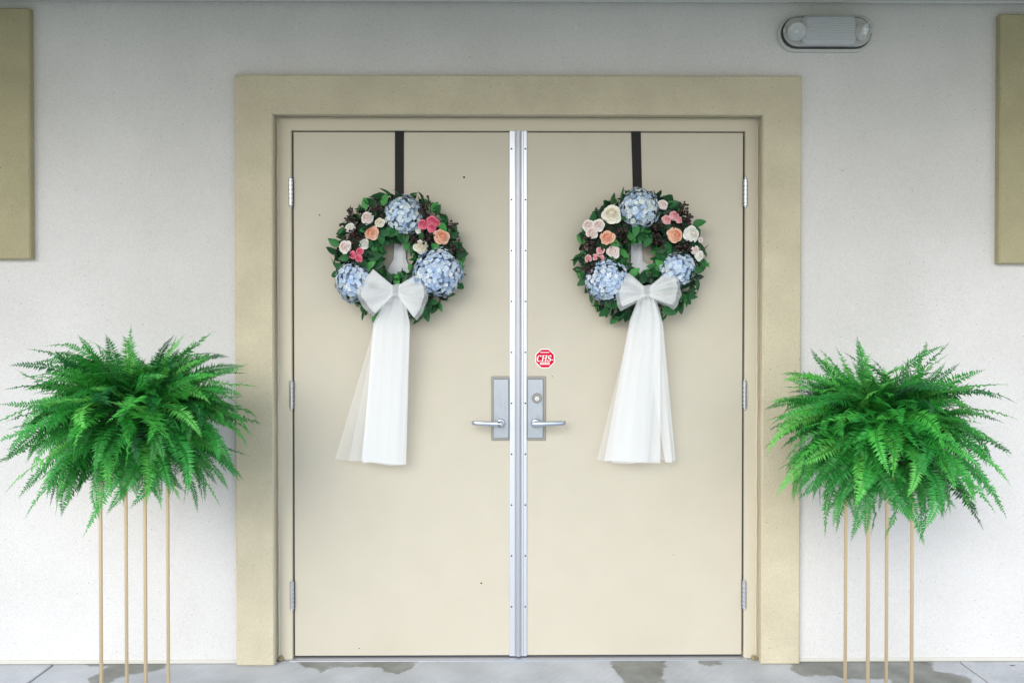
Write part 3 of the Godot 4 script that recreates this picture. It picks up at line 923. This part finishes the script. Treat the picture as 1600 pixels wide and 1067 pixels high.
func build_wreath(label: String, cx: float, cy: float, z: float, flowers: Array, seed_: int) -> void:
	var g := RandomNumberGenerator.new(); g.seed = seed_
	var c := at(cx, cy, z)
	var w := thing("wreath", label, "wreath", Vector3(c.x, c.y, z), "flower wreaths on the doors", "thing")
	var b := MB.new()
	var pts := []; var rad := []
	for k in 49:
		var a := TAU * k / 48.0
		pts.append(Vector3(cos(a), sin(a), 0) * RING); rad.append(TUBE * 0.62)
	b.tube(pts, rad, 10, false)
	part("ring_base", b, M.form, w)
	# flowers first, so that leaves can keep off their faces
	var spots := []
	for fl in flowers:
		var q := at(fl[1], fl[2], z + 0.06); var p := Vector2(q.x - c.x, q.y - c.y)
		var r: float = fl[3] * (DIST - z - 0.06) / FOCAL
		spots.append([p, r])
		var base := wreath_z(p)
		var out := (Vector3(p.x, p.y, 0) * 1.1 + Vector3(0, 0, 0.32)).normalized().lerp(Vector3(0, 0, 1), 0.45).normalized()
		var bs := Basis(Quaternion(Vector3(0, 0, 1), out)) * Basis(Vector3(0, 0, 1), g.randf() * TAU)
		match fl[0]:
			"hydrangea":
				part("hydrangea", hydrangea_mesh(r, [Color(0.50, 0.65, 0.90), Color(0.60, 0.73, 0.92), Color(0.70, 0.80, 0.93), Color(0.84, 0.89, 0.94), Color(0.66, 0.78, 0.92), Color(0.42, 0.57, 0.86)] + ([Color(0.80, 0.88, 0.78), Color(0.76, 0.87, 0.88)] if fl[4] else []), g), M.petals, w, Transform3D(bs, Vector3(p.x, p.y, base * 0.55)))
			"berries":
				b = MB.new()
				for k in int(fl[4]):
					var o := Vector3(g.randfn(0, 0.45), g.randfn(0, 0.45), g.randf_range(-0.2, 0.7)) * r
					b.ball(o, g.randf_range(0.0040, 0.0062), 7)
					b.tube([o, Vector3(0, 0, -r * 0.8)], [0.0008, 0.0012], 4, false)
				part("berry_cluster", b, M.berry, w, Transform3D(bs, Vector3(p.x, p.y, base + 0.010)))
			_:
				var cols: Array = {"cream": [Color(0.86, 0.76, 0.56), Color(0.88, 0.84, 0.74)], "blush": [Color(0.86, 0.64, 0.60), Color(0.88, 0.80, 0.77)], "peach": [Color(0.90, 0.36, 0.18), Color(0.88, 0.56, 0.42)],
					"pink": [Color(0.72, 0.06, 0.16), Color(0.84, 0.22, 0.32)], "soft_pink": [Color(0.82, 0.28, 0.32), Color(0.85, 0.50, 0.52)], "white": [Color(0.86, 0.82, 0.70), Color(0.88, 0.87, 0.83)]}[fl[0]]
				part("rose", rose_mesh(r * 1.02, cols[0], cols[1], g), M.petals, w, Transform3D(bs, Vector3(p.x, p.y, base - 0.004)))
	# leaves
	var shapes := []
	for k in 5:
		shapes.append(leaf_mesh(g.randf_range(0.042, 0.056), g.randf_range(0.024, 0.032), g.randf_range(-0.5, 0.3), g.randf_range(0.2, 0.5)))
	var under := MB.new()
	for i in 900:
		var outer := i < 300
		var phi := g.randf() * TAU
		if outer:
			phi = TAU * (i + g.randf()) / 300.0
		var psi := g.randf_range(-0.15, PI + 0.15) if outer else g.randf_range(-0.5, PI + 0.5)
		if outer and i % 3 == 0:
			psi = g.randf_range(-0.2, 0.75)
		if outer and i % 4 == 1:
			psi = g.randf_range(2.3, 3.2)
		var q := ring_point(phi, psi, g.randf_range(0.80, 1.02) if outer else g.randf_range(0.55, 0.90))
		var p: Vector3 = q[0]; var n: Vector3 = q[1]
		var d := (Vector3(g.randfn(0, 1), g.randfn(0, 1), g.randfn(0, 0.4)) + Vector3(cos(phi), sin(phi), 0) * 1.1 * cos(psi)).normalized()
		d = (d - n * d.dot(n) * 0.7).normalized()
		d = (d + n * g.randf_range(0.15, 0.55)).normalized()
		var tip := p + d * 0.03
		var hidden := false
		if outer:
			for s in spots:
				if Vector2(tip.x, tip.y).distance_to(s[0]) < s[1] * 0.95 and n.z > 0.1:
					hidden = true
			if hidden:
				p -= Vector3(0, 0, 0.028)
		var zz := (n + Vector3(g.randfn(0, 0.25), g.randfn(0, 0.25), g.randfn(0, 0.2) + 0.25))
		zz = (zz - d * zz.dot(d)).normalized()
		var bs := Basis(d.cross(zz).normalized(), d, zz) * Basis.from_scale(Vector3.ONE * g.randf_range(0.80, 1.15))
		if absf(tip.x) < 0.085 and tip.y < -0.09 and p.z > 0.005: p.z -= 0.03
		if p.z < -0.045: p.z = -0.045
		if outer:
			part("leaf", shapes[i % 5], M.leaves[[0, 1, 1, 2, 1, 3, 0][g.randi() % 7]], w, Transform3D(bs, p))
		else:
			var first := under.v.size()
			var xf := Transform3D(bs, p)
			var rows := []
			for k in 4:
				var t := k / 3.0; var wd := 0.012 * sin(PI * t * 0.96 + 0.05)
				rows.append(PackedVector3Array([xf * Vector3(-wd, 0.044 * t, 0.3 * wd), xf * Vector3(0, 0.044 * t, 0), xf * Vector3(wd, 0.044 * t, 0.3 * wd)]))
			under.grid(rows)
	var uo := part("under_foliage", under, M.leaves[4], w)
	uo.set_meta("kind", "stuff")


# one tulle loop: the cloth runs out from the knot in front, turns, and comes back behind
func bow_loop(knot: Vector3, top: Vector3, mid: Vector3, low: Vector3, depth: float, ph: float) -> MB:
	var b := MB.new(); var rows := []
	for i in 17:
		var s := i / 16.0
		var reach := pow(sin(PI * s), 0.75)
		var row := PackedVector3Array()
		for j in 25:
			var v := j / 24.0
			var edge := top * (1 - v) * (1 - v) + (mid * 2.0 - (top + low) * 0.5) * 2.0 * v * (1 - v) + low * v * v
			var pinch := knot + Vector3(0, lerpf(0.015, -0.026, v), 0)
			var p := pinch.lerp(edge, reach)
			var fold := sin(v * 11.0 + ph) * 0.009 + sin(v * 23.0 + ph * 2.0) * 0.004
			p.z += depth * cos(PI * s) * (0.35 + 0.65 * sin(PI * clampf(reach, 0, 1) * 0.8)) + fold * (1.0 - 0.45 * reach) * reach * 2.0 + 0.012 * sin(PI * v) * reach
			p += Vector3(sin(v * 19.0 + ph * 5.0), sin(v * 13.0 + ph * 3.0), 0) * 0.0022 * reach
			row.append(p)
		rows.append(row)
	b.grid(rows)
	return b


func tail_sheet(top_l: Vector3, top_r: Vector3, mid_l: Vector3, mid_r: Vector3, bot_l: Vector3, bot_r: Vector3, folds: float, amp: float, ph: float, hem: float) -> MB:
	var b := MB.new(); var rows := []
	for i in 33:
		var t := i / 32.0
		var l: Vector3; var r: Vector3
		if t < 0.2:
			var s := t / 0.2; s = 1.0 - (1.0 - s) * (1.0 - s) * 0.8 - (1.0 - s) * 0.2
			l = top_l.lerp(mid_l, s); r = top_r.lerp(mid_r, s)
		else:
			l = mid_l.lerp(bot_l, (t - 0.2) / 0.8); r = mid_r.lerp(bot_r, (t - 0.2) / 0.8)
		var row := PackedVector3Array()
		for j in 61:
			var v := j / 60.0
			var p := l.lerp(r, v)
			p.z += sin(v * folds * TAU + ph + t * 1.3 + sin(v * 5.0 + ph) * 0.8) * amp * (0.25 + 0.75 * t) + sin(v * folds * 2.3 * TAU + ph * 3.0 + t) * amp * 0.35 * (1.0 - 0.4 * t)
			p.y += hem * sin(v * 4.2 + ph) * t * t
			row.append(p)
		rows.append(row)
	b.grid(rows, true)
	return b


func build_hangers_wreaths_bows() -> void:
	# over-the-door hangers
	var top := at(810, 206.6, 0.0).y
	for k in 2:
		var x0 := at([616.8, 986.6][k], 204, 0.003).x; var x1 := at([630.8, 1001.4][k], 204, 0.003).x
		var xe0 := at([617.0, 990.2][k], 330, 0.003).x; var xe1 := at([630.6, 1004.2][k], 330, 0.003).x
		var yb := at(810, 330, 0.003).y
		var h := thing("wreath_hanger", ["black strip hanger above the wreath with the hot pink roses", "slightly leaning black strip hanger above the wreath with the big cream rose"][k], "wreath hanger", Vector3((x0 + x1) / 2, top, 0.0), "hangers over the doors", "thing")
		var o := h.position
		var b := MB.new()
		b.extrude(PackedVector2Array([Vector2(x0 - o.x, 0.004), Vector2(x1 - o.x, 0.004), Vector2(xe1 - o.x, yb - o.y), Vector2(xe0 - o.x, yb - o.y)]), 0.0006, 0.0036, 0.0008)
		part("strap", b, M.hanger, h)
		b = MB.new()
		b.cbox(Vector3(0, 0.0028, -0.022), Vector3(x1 - x0 - 0.0004, 0.0018, 0.0502), 0.0005)
		part("top_fold", b, M.hanger, h)
		b = MB.new()
		var xm := (xe0 + xe1) / 2 - o.x; var rows := []
		for i in 9:
			var a := PI * i / 8.0
			rows.append(PackedVector3Array([Vector3(xm - 0.014, yb - o.y + 0.002 - sin(a) * 0.018, 0.0021 + 0.016 * (1 - cos(a))), Vector3(xm + 0.014, yb - o.y + 0.002 - sin(a) * 0.018, 0.0021 + 0.016 * (1 - cos(a)))]))
		b.grid(rows)
		part("hook", b, M.hanger, h)

	build_wreath("green leaf wreath with blue hydrangeas and a clump of hot pink roses", 622, 402, 0.062, [
		["hydrangea", 629, 334.5, 29, true], ["hydrangea", 684, 425.5, 37, false], ["hydrangea", 552, 440, 29, false],
		["blush", 574.5, 342, 10.5], ["cream", 593.5, 349, 8.5], ["peach", 581.5, 364.5, 12], ["white", 547.5, 356.5, 8.5], ["blush", 540, 386, 10.5], ["white", 569.5, 382, 9],
		["pink", 552, 399, 6.5], ["pink", 561, 404, 6.5], ["pink", 563, 393, 6.5],
		["pink", 660.5, 351.5, 8.5], ["pink", 674, 345.5, 8.5], ["pink", 674, 357.5, 8], ["pink", 681.5, 349, 6.5],
		["peach", 688.5, 371, 13.5], ["cream", 657, 386, 12], ["white", 653.5, 361, 5],
		["berries", 551, 337, 15, 16], ["berries", 588, 328, 14, 16], ["berries", 665, 327, 13, 14], ["berries", 556, 369, 15, 18], ["berries", 667, 373, 12, 14], ["berries", 709, 388, 12, 12], ["berries", 646, 377, 12, 12], ["berries", 705, 352, 12, 10]], 71)
	build_wreath("green leaf wreath with blue hydrangeas, one big cream rose and no hot pink", 1001, 402, 0.062, [
		["hydrangea", 999.5, 325, 30, true], ["hydrangea", 950, 438, 32, false], ["hydrangea", 1061, 421, 27, false],
		["cream", 956.5, 337, 16], ["blush", 921, 352, 10], ["blush", 936, 353, 10.5], ["blush", 926, 364, 10], ["peach", 949.5, 372, 12], ["blush", 959, 393, 11],
		["soft_pink", 938.5, 392, 6.5], ["soft_pink", 920, 403.5, 6], ["soft_pink", 931, 402, 5.5], ["soft_pink", 939.5, 404, 5.5],
		["blush", 1036, 320.5, 8.5], ["soft_pink", 1041, 344.5, 8], ["soft_pink", 1053, 338, 8.5], ["soft_pink", 1061, 344, 6],
		["peach", 1054, 368.5, 13], ["white", 1079, 366.5, 14], ["blush", 1085, 390, 7.5], ["white", 1092.5, 399, 8.5], ["blush", 1096, 374, 5],
		["berries", 1068, 329, 14, 16], ["berries", 1025, 358, 13, 14], ["berries", 920, 381, 15, 18], ["berries", 973, 365, 16, 22], ["berries", 1029, 375, 14, 16], ["berries", 1066, 388, 14, 14], ["berries", 921, 418, 14, 14], ["berries", 1075, 341, 11, 12]], 92)

	for k in 2:
		var off := Vector2(0, 0)
		var knot := at([618, 1010.5][k], [452, 453.5][k], 0.135)
		var w := thing("tulle_bow", ["white tulle bow with one sheer tail flaring out, on the wreath with hot pink roses", "white tulle bow with a slit between its tails, on the door with the sticker"][k], "bow", Vector3(knot.x, knot.y, 0.135), "tulle bows tied to the wreaths", "thing")
		var o := w.position
		var P := func(px: float, py: float, z: float) -> Vector3: return at(px, py, z) - o
		var kp := Vector3(0, 0, 0)
		var ls: Array = [
			[[583, 420, 0.135], [565, 456, 0.145], [586, 489, 0.145], [655, 427, 0.130], [663, 459, 0.145], [648, 496, 0.145]],
			[[982, 427, 0.135], [968, 451, 0.145], [973, 480, 0.145], [1045, 423, 0.130], [1058.5, 448, 0.145], [1050, 477, 0.145]]][k]
		for s in 2:
			var t: Array = ls[s * 3]; var m: Array = ls[s * 3 + 1]; var l: Array = ls[s * 3 + 2]
			part("loop", bow_loop(kp + Vector3((-0.012 if s == 0 else 0.012), 0, 0.002), P.call(t[0], t[1], t[2]), P.call(m[0], m[1], m[2]), P.call(l[0], l[1], l[2]), 0.022, 1.3 + s * 2.1 + k), M.tulle_thick, w)
			var sd := -1.0 if s == 0 else 1.0
			part("loop", bow_loop(kp + Vector3(0.010 * sd, -0.004, 0.004), P.call(t[0] + 2.5 * sd, t[1] + 5, t[2] - 0.006), P.call(m[0] + 5.5 * sd, m[1] + 4, m[2]), P.call(l[0] + 4.0 * sd, l[1] + 6, l[2] - 0.006), 0.030, 2.9 + s * 1.7 + k), M.tulle_sheer, w)
		# knot: cloth wound round the middle, with pleats
		var b := MB.new(); var rows := []
		for i in 13:
			var a := -PI * 0.62 + PI * 1.24 * i / 12.0
			var row := PackedVector3Array()
			for j in 15:
				var v := j / 14.0 * 2.0 - 1.0
				var wd := 0.017 + 0.009 * pow(absf(sin(a)), 2.0)
				row.append(Vector3(v * wd, sin(a) * 0.024 - 0.004 + 0.002 * sin(v * 3.0), cos(a) * (0.020 - 0.006 * v * v) + 0.0016 * sin(v * 14.0)))
			rows.append(row)
		b.grid(rows, true)
		part("knot", b, M.tulle_thick, w)
		# tails
		var T := func(a: Array, folds: float, amp: float, ph: float, hem: float) -> MB:
			return tail_sheet(P.call(a[0], a[1], a[2]), P.call(a[3], a[1], a[2]), P.call(a[4], a[5], a[6]), P.call(a[7], a[5], a[6]), P.call(a[8], a[9], a[10]), P.call(a[11], a[12], a[10]), folds, amp, ph, hem)
		if k == 0:
			part("tail", T.call([608, 458, 0.128, 630, 583, 505, 0.118, 640, 567, 724, 0.070, 634, 725], 1.6, 0.005, 0.4, 0.004), M.tulle, w)
			part("tail", T.call([608, 460, 0.118, 630, 585, 508, 0.104, 640, 564, 722, 0.052, 629, 727], 1.2, 0.005, 2.0, 0.003), M.tulle, w)
			part("tail", T.call([606, 460, 0.108, 626, 584, 512, 0.090, 622, 523, 716, 0.034, 602, 724], 1.3, 0.006, 4.1, 0.004), M.tulle_sheer, w)
			part("tail", T.call([608, 460, 0.112, 628, 586, 512, 0.096, 638, 545, 721, 0.043, 625, 724], 1.4, 0.004, 1.1, 0.003), M.tulle_sheer, w)
		else:
			part("tail", T.call([1000, 459, 0.128, 1020, 984, 500, 0.118, 1032, 944, 722, 0.070, 1032, 722], 1.7, 0.005, 0.9, 0.004), M.tulle, w)
			part("tail", T.call([1000, 461, 0.118, 1020, 985, 504, 0.104, 1030, 956, 724, 0.052, 1012, 722], 1.3, 0.005, 2.6, 0.003), M.tulle, w)
			part("tail", T.call([1004, 461, 0.112, 1024, 1004, 504, 0.098, 1036, 1040, 722, 0.050, 1056, 721], 0.9, 0.004, 3.3, 0.003), M.tulle, w)
			part("tail", T.call([1000, 460, 0.108, 1022, 985, 508, 0.088, 1036, 933, 718, 0.034, 1050, 720], 1.3, 0.006, 5.0, 0.004), M.tulle_sheer, w)
		# ribbon that ties the wreath, seen in its middle
		b = MB.new()
		var rp: Array = [[[617, 633, 340], [616, 633, 385], [615, 634, 405], [606, 640, 420], [600, 644, 440]], [[986, 1003, 350], [986, 1004, 390], [986, 1005, 408], [984, 1022, 420], [980, 1030, 440]]][k]
		rows = []
		for i in rp.size():
			var q: Array = rp[i]; var row := PackedVector3Array()
			for j in 9:
				var v := j / 8.0
				var p: Vector3 = P.call(lerpf(q[0], q[1], v), q[2], 0.016)
				p.z += sin(v * 9.0 + i) * 0.003
				row.append(p)
			rows.append(row)
		b.grid(rows, true)
		part("ribbon", b, M.ribbon, w)


# ---------------------------------------------------------------- ferns on stands
func frond_mesh(th0: float, droop: float, len: float, g: RandomNumberGenerator, early: float) -> ArrayMesh:
	var b := MB.new()
	var n := 22; var p := Vector3.ZERO; var pts := []; var tans := []; var rad := []
	var side_bend := g.randf_range(-1.15, 1.15)
	for i in n + 1:
		var t := float(i) / n
		var th := maxf(th0 - droop * pow(t, early), -1.5)
		var yaw := side_bend * t * t
		var tn := Vector3(cos(th) * cos(yaw), sin(th), cos(th) * sin(yaw))
		pts.append(p); tans.append(tn); rad.append(lerpf(0.0017, 0.0005, t))
		p += tn * len / n
	b.col = Color(1.5, 1.05, 0.8)
	b.tube(pts, rad, 4, false)
	var lmax := g.randf_range(0.037, 0.047)
	var count := int(len / 0.0092)
	var twist := g.randf_range(-1.1, 1.1)
	for k in count:
		var t := (k + 1.0) / (count + 1.0)
		if t < 0.10:
			continue
		var fi := t * n; var i := mini(int(fi), n - 1)
		var c: Vector3 = pts[i].lerp(pts[i + 1], fi - i); var tn: Vector3 = tans[i].lerp(tans[i + 1], fi - i).normalized()
		var s := tn.cross(Vector3(0, 1, 0))
		s = (Vector3(0, 0, 1) if s.length() < 0.2 else s.normalized())
		if s.z < 0: s = -s
		s = s.rotated(tn, twist * t)
		var u := s.cross(tn).normalized()
		if u.y < 0 and tn.y > -0.98: u = -u
		var l := lmax * pow(minf(1.0, (t - 0.05) / 0.22), 0.7) * pow(minf(1.0, (1.0 - t) / 0.55), 0.75)
		var shade := g.randf_range(0.82, 1.12) * (1.0 + 0.35 * t * t)
		b.col = Color(shade * (1.0 + 0.5 * t * t), shade, shade * 0.95)
		for sg: float in [-1.0, 1.0]:
			var ll := l * g.randf_range(0.85, 1.08)
			var fwd := g.randf_range(0.05, 0.30) + 0.5 * t * t
			var up := g.randf_range(-0.45, 0.55)
			var d: Vector3 = (s * sg + tn * fwd + u * up).normalized()
			var wv: Vector3 = (tn - d * tn.dot(d)).normalized()
			var wd := minf(0.0044, ll * 0.30)
			var nn := d.cross(wv).normalized()
			if nn.dot(u) < 0: nn = -nn
			var o := c + tn * sg * 0.0020
			var m := o + d * ll * 0.45 + nn * ll * 0.06; var e := o + d * ll - nn * ll * 0.14
			var l1 := o + d * ll * 0.30 + wv * wd - nn * 0.0006; var r1 := o + d * ll * 0.22 - wv * wd - nn * 0.0006
			var na := (nn + wv * 0.25).normalized(); var nb := (nn - wv * 0.25).normalized()
			b.tri(o, l1, m, na); b.tri(l1, e, m, na); b.tri(o, m, r1, nb); b.tri(m, e, r1, nb)
	return b.mesh()


func build_fern(label: String, x: float, z: float, rim_y: float, lean: float, tall: float, low: float, seed_: int) -> void:
	var g := RandomNumberGenerator.new(); g.seed = seed_
	var pot_h := 0.20
	var w := thing("potted_fern", label, "fern", Vector3(x, rim_y - pot_h, z), "ferns on tall gold stands", "thing")
	var b := MB.new()
	b.lathe([Vector2(0, 0), Vector2(0.082, 0), Vector2(0.084, 0.004), Vector2(0.108, 0.172), Vector2(0.118, 0.174), Vector2(0.120, 0.198), Vector2(0.116, 0.200), Vector2(0.109, 0.196), Vector2(0.106, 0.176)], 28, Transform3D(), false)
	part("pot", b, M.pot, w)
	b = MB.new()
	var prof := []
	for k in 6:
		prof.append(Vector2(0.107 * (1 - k / 5.0), 0.176 + 0.012 * sin(k / 5.0 * PI / 2)))
	b.lathe(prof, 20, Transform3D())
	part("soil", b, M.soil, w)
	# a bank of frond shapes for every rise of the frond, each 0.4 m long
	var bank := []
	for e in 9:
		var row := []
		for k in 6:
			var el := deg_to_rad(-72.0 + 19.0 * e)
			var bend := deg_to_rad(g.randf_range(20.0, 115.0))
			row.append(frond_mesh(minf(el + bend * 0.52, 1.52), bend, 0.4, g, g.randf_range(0.85, 1.25)))
		bank.append(row)
	var mass := MB.new()
	var total := 640
	for n in total:
		# the first 298 are single fronds; the rest, shorter, fill the heart of the plant as one mass
		var i := (n * 2 if n < 298 else ((n - 298) * 2 + 1 if n < 596 else n)) 
		var rise := 1.0 - 1.92 * (i + 0.5) / total
		var yaw := TAU * (i * 0.618034 + g.randf() * 0.2)
		var flat := sqrt(1.0 - rise * rise)
		var dir := Vector3(cos(yaw) * flat, rise, sin(yaw) * flat)
		var out := Vector3(cos(yaw), 0, sin(yaw))
		# where it leaves the plant: the soil for rising fronds, over the rim and the crown's sides for hanging ones
		var from := out * g.randf_range(0.03, 0.10) + Vector3(0, 0.184, 0)
		if rise < 0.35:
			from = out * g.randf_range(0.112, 0.135) + Vector3(0, lerpf(0.19, 0.03, clampf(-rise * 1.15, 0, 1)) + g.randf_range(-0.02, 0.01), 0)
		var size := Vector3(0.40 + lean * signf(dir.x), tall if rise > 0 else low, 0.40)
		var depth := g.randf_range(0.80, 1.06) if g.randf() < 0.62 else g.randf_range(0.55, 0.85)
		if n >= 298: depth = g.randf_range(0.45, 0.86)
		var tip := Vector3(0, 0.10, 0) + dir * size * depth
		if tip.z + z < 0.09:
			tip.z = 0.09 - z + g.randf() * 0.03
		var go := tip - from
		var el2 := rad_to_deg(asin(clampf(go.normalized().y, -1, 1)))
		var bin := clampi(roundi((el2 + 72.0) / 19.0), 0, 8)
		var shape: ArrayMesh = bank[bin][g.randi() % 6]
		var sc := clampf(go.length() / 0.36, 0.42, 1.25)
		var heading := atan2(-go.z, go.x) + g.randfn(0, 0.30)
		var bs := Basis(Vector3.UP, heading) * Basis(Vector3.BACK, deg_to_rad(el2 - (-72.0 + 19.0 * bin))) * Basis(Vector3.RIGHT, g.randf_range(-0.8, 0.8)) * Basis.from_scale(Vector3(sc, sc, lerpf(sc, 1.0, 0.5)))
		var pick: int = [0, 1, 2, 1, 0, 3, 1, 4, 2][g.randi() % 9]
		if n < 298:
			part("frond", shape, M.fronds[pick], w, Transform3D(bs, from))
		else:
			var arr := shape.surface_get_arrays(0); var first := mass.v.size(); var xf := Transform3D(bs, from)
			var vs: PackedVector3Array = arr[Mesh.ARRAY_VERTEX]; var ns: PackedVector3Array = arr[Mesh.ARRAY_NORMAL]; var cs: PackedColorArray = arr[Mesh.ARRAY_COLOR]; var ids: PackedInt32Array = arr[Mesh.ARRAY_INDEX]
			var tone := g.randf_range(0.6, 1.3)
			mass.v.append_array(xf * vs)
			for q in ns.size():
				mass.n.append((bs * ns[q]).normalized()); mass.c.append(cs[q] * tone)
			mass.uv.append_array(arr[Mesh.ARRAY_TEX_UV])
			for q in ids: mass.ix.append(first + q)
	var mo := part("frond_mass", mass, M.fronds[1], w)
	mo.set_meta("kind", "stuff")


func build_stand(label: String, x: float, z: float, h: float) -> void:
	var w := thing("plant_stand", label, "plant stand", Vector3(x, 0, z), "tall gold plant stands", "thing")
	var hw := 0.0735; var hd := 0.085
	for sx in [-1.0, 1.0]:
		for sz in [-1.0, 1.0]:
			var b := MB.new()
			b.cbox(Vector3(sx * hw, h / 2 + 0.001, sz * hd), Vector3(0.0098, h - 0.002, 0.0098), 0.0016)
			part("leg", b, M.gold, w)
	for y in [h + 0.003, 0.012]:
		var b := MB.new()
		for sx in [-1.0, 1.0]:
			b.cbox(Vector3(sx * hw, y, 0), Vector3(0.0108, 0.0108, hd * 2 - 0.0125), 0.0016)
		for sz in [-1.0, 1.0]:
			b.cbox(Vector3(0, y, sz * hd), Vector3(hw * 2 - 0.0125, 0.0108, 0.0108), 0.0016)
		part("top_frame" if y > 0.1 else "base_frame", b, M.gold, w)
	var b2 := MB.new()
	b2.cbox(Vector3(0, h + 0.010, 0), Vector3(hw * 2 + 0.022, 0.004, hd * 2 + 0.022), 0.001)
	part("shelf", b2, M.gold, w)


func build_ferns() -> void:
	var zc := 0.47
	var xl := (at(158, 900, zc + 0.085).x + at(225, 900, zc + 0.085).x) / 2
	var xr := (at(1358, 900, zc + 0.085).x + at(1425, 900, zc + 0.085).x) / 2
	var rim_l := at(210, 620, zc).y; var rim_r := at(1400, 645, zc).y
	build_stand("tall thin gold metal plant stand left of the doors", xl, zc, rim_l - 0.2 - 0.0125)
	build_stand("tall thin gold metal plant stand right of the doors", xr, zc, rim_r - 0.2 - 0.0125)
	build_fern("bushy green fern on the stand left of the doors, rounded with upright fronds on top", xl, zc, rim_l, 0.0, 0.38, 0.40, 301)
	build_fern("bushy green fern on the stand right of the doors, flatter and hanging lower", xr, zc, rim_r, 0.02, 0.375, 0.42, 402)
